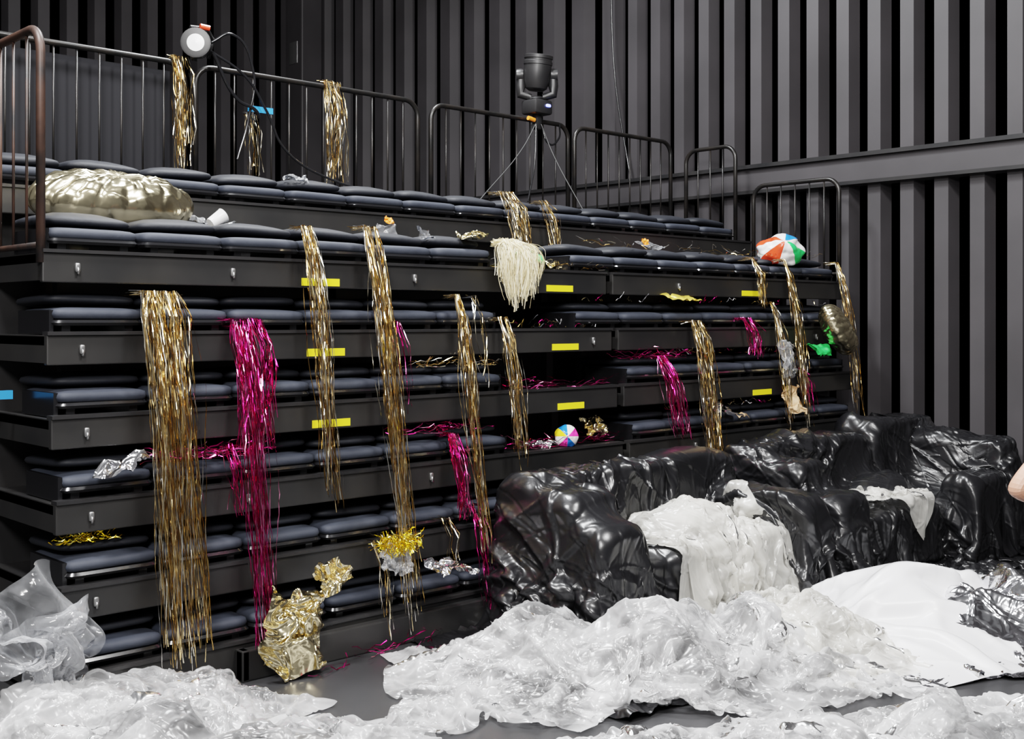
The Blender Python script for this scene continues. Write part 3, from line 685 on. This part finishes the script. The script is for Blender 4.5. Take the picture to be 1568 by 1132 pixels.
# ------------------------------------------------------------------ stage lights
ml=empty('moving_head_spotlight')
b=MB(); cx,cy,zb=4.71,1.66,3.42
b.box(cx-.10,cx+.10,cy-.09,cy+.09,zb+.02,zb+.14,0,.02)
b.box(cx-.03,cx+.03,cy-.03,cy+.03,zb-.10,zb+.03,0,.008)
b.tube([(cx-.05,cy-.0,zb-.08),(cx+.09,cy+.05,zb-.06)],.02)
M=Matrix.Translation((cx,cy,zb+.14)); b.lathe([(.06,0),(.07,.01),(.05,.03)],M)
rz=math.radians(-43)
rx=Vector((math.cos(rz),math.sin(rz),0))
for s in (-1,1):
    p=Vector((cx,cy,0))+rx*.135*s
    b.tube([(cx+rx.x*.05*s,cy+rx.y*.05*s,zb+.165),(p.x,p.y,zb+.19),(p.x,p.y,zb+.26),(p.x,p.y,zb+.38)],[.03,.038,.042,.034],0,12)
    Mx=Matrix.Translation((p.x,p.y,zb+.35))@Matrix.Rotation(rz,4,'Z')@Matrix.Rotation(math.pi/2*s,4,'Y'); b.lathe([(.05,-.02),(.055,0),(.05,.035)],Mx)
Mh=Matrix.Translation((cx,cy,zb+.34))@Matrix.Rotation(.12,4,'X')
b.lathe([(.06,-.12),(.09,-.10),(.11,-.04),(.115,.05),(.115,.09),(.12,.095),(.12,.12),(.114,.125),(.114,.14),(.12,.145),(.12,.17),(.11,.175),(.105,.165)],Mh)
o=b.obj('housing',[BLK],ml); autosmooth(o,35)
led=bpy.data.materials.new('blue_led'); led.use_nodes=True; q=led.node_tree.nodes['Principled BSDF']; q.inputs['Emission Color'].default_value=(.1,.15,1,1); q.inputs['Emission Strength'].default_value=6
b=MB(); b.superell((cx+.04,cy-.095,zb+.09),(.025,.008,.012),.5,.5); b.obj('display_led',[led],ml,True)
b=MB(); b.tube([(cx-.12,cy-.02,zb-.02),(cx-.05,cy-.02,zb-.03)],.018); b.obj('plug',[ORNG],ml)
sp=empty('pin_spotlight')
b=MB(); Ms=Matrix.Translation((1.60,1.62,3.52))@Matrix.Rotation(math.radians(95),4,'X')@Matrix.Rotation(math.radians(-35),4,'Y')
b.lathe([(.05,-.10),(.08,-.08),(.09,.0),(.09,.06),(.095,.065),(.095,.08),(.082,.082)],Ms); b.tube([(1.6,1.66,3.42),(1.6,1.64,3.50)],.018)
b.lathe([(.0,.081),(.055,.083),(.0,.086)],Ms,1); b.tube([(1.54,1.6,3.62),(1.66,1.6,3.63),(1.72,1.63,3.57),(1.70,1.66,3.45)],.012,0)
b.tube([(1.60,1.58,3.63),(1.66,1.57,3.625)],.018,2)
o=b.obj('housing',[BLK,WHT,RED],sp); autosmooth(o,35)
def cable(name,pts,r=.006,m=PAN):
    c=bpy.data.curves.new(name,'CURVE'); c.dimensions='3D'; c.bevel_depth=r; c.bevel_resolution=2
    s=c.splines.new('BEZIER'); s.bezier_points.add(len(pts)-1)
    for p,q in zip(s.bezier_points,pts): p.co=q; p.handle_left_type=p.handle_right_type='AUTO'
    c.materials.append(m); return link(bpy.data.objects.new(name,c))
GREYC=mat('grey_wire',(.04,.04,.04),.5)
cable('power_cable',[(1.68,1.62,3.5),(1.95,1.6,3.35),(2.1,1.6,3.15),(2.25,1.6,2.9),(2.6,1.55,2.72),(3.2,1.4,2.62)],.009)
cable('power_cable',[(1.70,1.62,3.55),(1.85,1.6,3.62),(2.0,1.6,3.4),(1.98,1.62,3.1),(1.88,1.6,2.8)],.009)
cable('power_cable',[(1.7,1.6,3.48),(1.88,1.6,3.2),(2.02,1.6,3.14),(2.06,1.62,3.1)],.012)
cable('safety_wire',[(4.66,1.62,3.36),(4.42,1.52,3.13),(3.67,1.2,2.63)],.004,GREYC)
cable('safety_wire',[(4.72,1.62,3.36),(4.74,1.5,3.10),(4.80,1.2,2.60)],.004,GREYC)
cable('power_cable',[(4.68,1.64,3.36),(4.62,1.6,3.0),(4.5,1.55,2.70)],.007)
cable('power_cable',[(4.74,1.64,3.36),(4.80,1.6,3.2),(4.9,1.6,3.25),(5.0,1.68,3.4)],.008)
b=MB(); b.box(1.99,2.18,1.645,1.655,3.14,3.18); b.obj('blue_tape_strip',[CYAN])
b=MB(); b.box(-.30,-.05,.3,.32,1.37,1.41); b.obj('blue_tape_strip',[CYAN])
b=MB(); b.box(2.60,2.63,-3.01,-2.97,.0,.002); b.box(3.86,3.9,-2.62,-2.58,.0,.002); b.obj('teal_floor_tape',[TEAL])
cable('hanging_cable',[(6.8,2.9,8),(6.82,2.75,5.5),(6.84,2.7,4.2),(6.84,2.5,3.2)],.009)

# ------------------------------------------------------------------ person standing at the edge (only the elbow is in the photo)
per=empty('standing_person')
def skin_obj(name,verts,edges,rad,m,sub=2):
    me=bpy.data.meshes.new(name); me.from_pydata(verts,edges,[]); me.materials.append(m); o=link(bpy.data.objects.new(name,me),per)
    o.modifiers.new('skin','SKIN')
    for i,r in enumerate(rad): me.skin_vertices[0].data[i].radius=(r if isinstance(r,tuple) else (r,r))
    me.skin_vertices[0].data[0].use_root=True
    s=o.modifiers.new('sub','SUBSURF'); s.levels=sub; s.render_levels=sub
    for p in me.polygons: p.use_smooth=True
    return o
DK=mat('dark_cotton',(.03,.03,.035),.8); JN=mat('denim',(.03,.05,.1),.8); SH=mat('shoe_rubber',(.04,.04,.04),.5); HB=mat('brown_hair',(.06,.03,.015),.6)
skin_obj('shirt',[(0,0,1.0),(0,0,1.18),(0,0,1.38),(0,0,1.50),(.19,0,1.46),(-.19,0,1.46),(.235,-.09,1.33),(-.22,.02,1.30)],[(0,1),(1,2),(2,3),(2,4),(2,5),(4,6),(5,7)],[(.16,.12),(.14,.11),(.17,.12),.07,.075,.075,.065,.065],DK)
skin_obj('jeans',[(0,0,1.02),(0,0,.93),(.1,0,.86),(-.1,0,.86),(.11,.02,.50),(-.11,.02,.50),(.11,0,.10),(-.11,0,.10)],[(0,1),(1,2),(1,3),(2,4),(3,5),(4,6),(5,7)],[(.15,.12),(.16,.13),.1,.1,.07,.07,.055,.055],JN)
skin_obj('head',[(0,0,1.48),(0,.01,1.57),(0,.03,1.64),(0,.02,1.74),(0,.0,1.80)],[(0,1),(1,2),(2,3),(3,4)],[.06,.055,(.07,.085),(.08,.10),(.06,.07)],SKIN)
b=MB()
for s in (-1,1):
    b.superell((s*.032,.108,1.705),(.014,.01,.009),1,1,0,12,8); b.superell((s*.085,.02,1.69),(.012,.022,.035),1,1,1,12,8)
b.superell((0,.125,1.675),(.014,.02,.025),1,1,1,12,8); b.superell((0,.108,1.635),(.025,.01,.007),1,1,2,12,8)
b.obj('face',[WHT,SKIN,RED],per,True)
blob('hair',(0,-.015,1.765),(.098,.115,.085),HB,33,.15,3,parent=per,sub=4)
for s,E,Wr in ((1,(.265,-.31,1.16),(.20,-.02,1.12)),(-1,(-.26,.06,1.12),(-.16,.28,1.08))):
    Sh=(s*.215,-.05*(s>0),1.40)
    E_=Vector(E);W_=Vector(Wr);d=(W_-E_).normalized()
    skin_obj('arm_'+('right' if s>0 else 'left'),[Sh,((Sh[0]+E[0])/2,(Sh[1]+E[1])/2,(Sh[2]+E[2])/2),E,tuple(E_+d*.08),Wr,tuple(W_+d*.09)],[(0,1),(1,2),(2,3),(3,4),(4,5)],[.05,.046,.037,.042,.028,(.04,.02)],SKIN)
    for k in range(5):
        up=Vector((0,0,1)); base=W_+d*(.085 if k<4 else .03)+up*(.03-.02*k if k<4 else .035)
        dd=d if k<4 else (d+up*.9).normalized(); L=[.07,.078,.072,.055,.055][k]; cl=Vector((-s,0,0))
        skin_obj('finger_%d'%k,[tuple(base),tuple(base+dd*L*.5),tuple(base+dd*L*.8+cl*L*.25),tuple(base+dd*L*.9+cl*L*.5)],[(0,1),(1,2),(2,3)],[.009,.0085,.008,.007],SKIN,1)
    b=MB(); b.superell((s*.11,.07,.045),(.05,.14,.045),.6,.7,0,20,10); b.obj('shoe',[SH],per,True)
per.location=(2.275,-3.58,0); per.rotation_euler=(0,0,math.radians(-133.2))

# ------------------------------------------------------------------ lights
def area(name,loc,tgt,size,power,col=(1,1,1),sy=None):
    l=bpy.data.lights.new(name,'AREA'); l.energy=power; l.size=size; l.color=col
    if sy: l.shape='RECTANGLE'; l.size_y=sy
    o=link(bpy.data.objects.new(name,l)); o.location=loc
    o.rotation_euler=(Vector(tgt)-Vector(loc)).to_track_quat('-Z','Y').to_euler(); return o
area('ceiling_worklight',(-1.0,-1.0,6.6),(1.5,-.5,0),1.0,600,(.99,.99,1))
area('ceiling_worklight',(3.2,1.6,7.2),(3.6,-1.2,0),1.0,640,(.96,.98,1))
area('ceiling_worklight',(2.0,-4.6,6.8),(3.0,-.6,.8),1.2,600,(1,.99,.98))
area('ceiling_worklight',(-3.5,-5.5,5.0),(2.0,0,1.2),1.2,600,(1,.98,.96))
w=bpy.data.worlds.new('world'); scene.world=w; w.use_nodes=True
w.node_tree.nodes['Background'].inputs[0].default_value=(.97,.98,1,1); w.node_tree.nodes['Background'].inputs[1].default_value=.15
# ------------------------------------------------------------------ camera
cam=bpy.data.cameras.new('camera'); co=link(bpy.data.objects.new('camera',cam)); scene.camera=co
co.location=(-2.10,-5.30,1.74); co.rotation_euler=(math.pi/2,0,-math.asin(.684))
cam.sensor_width=36; cam.lens=1796/1568*36; cam.shift_y=-76/1568; cam.clip_end=100
scene.view_settings.view_transform='Filmic'; scene.view_settings.look='Medium High Contrast'
print('done',time.time()-T_START)
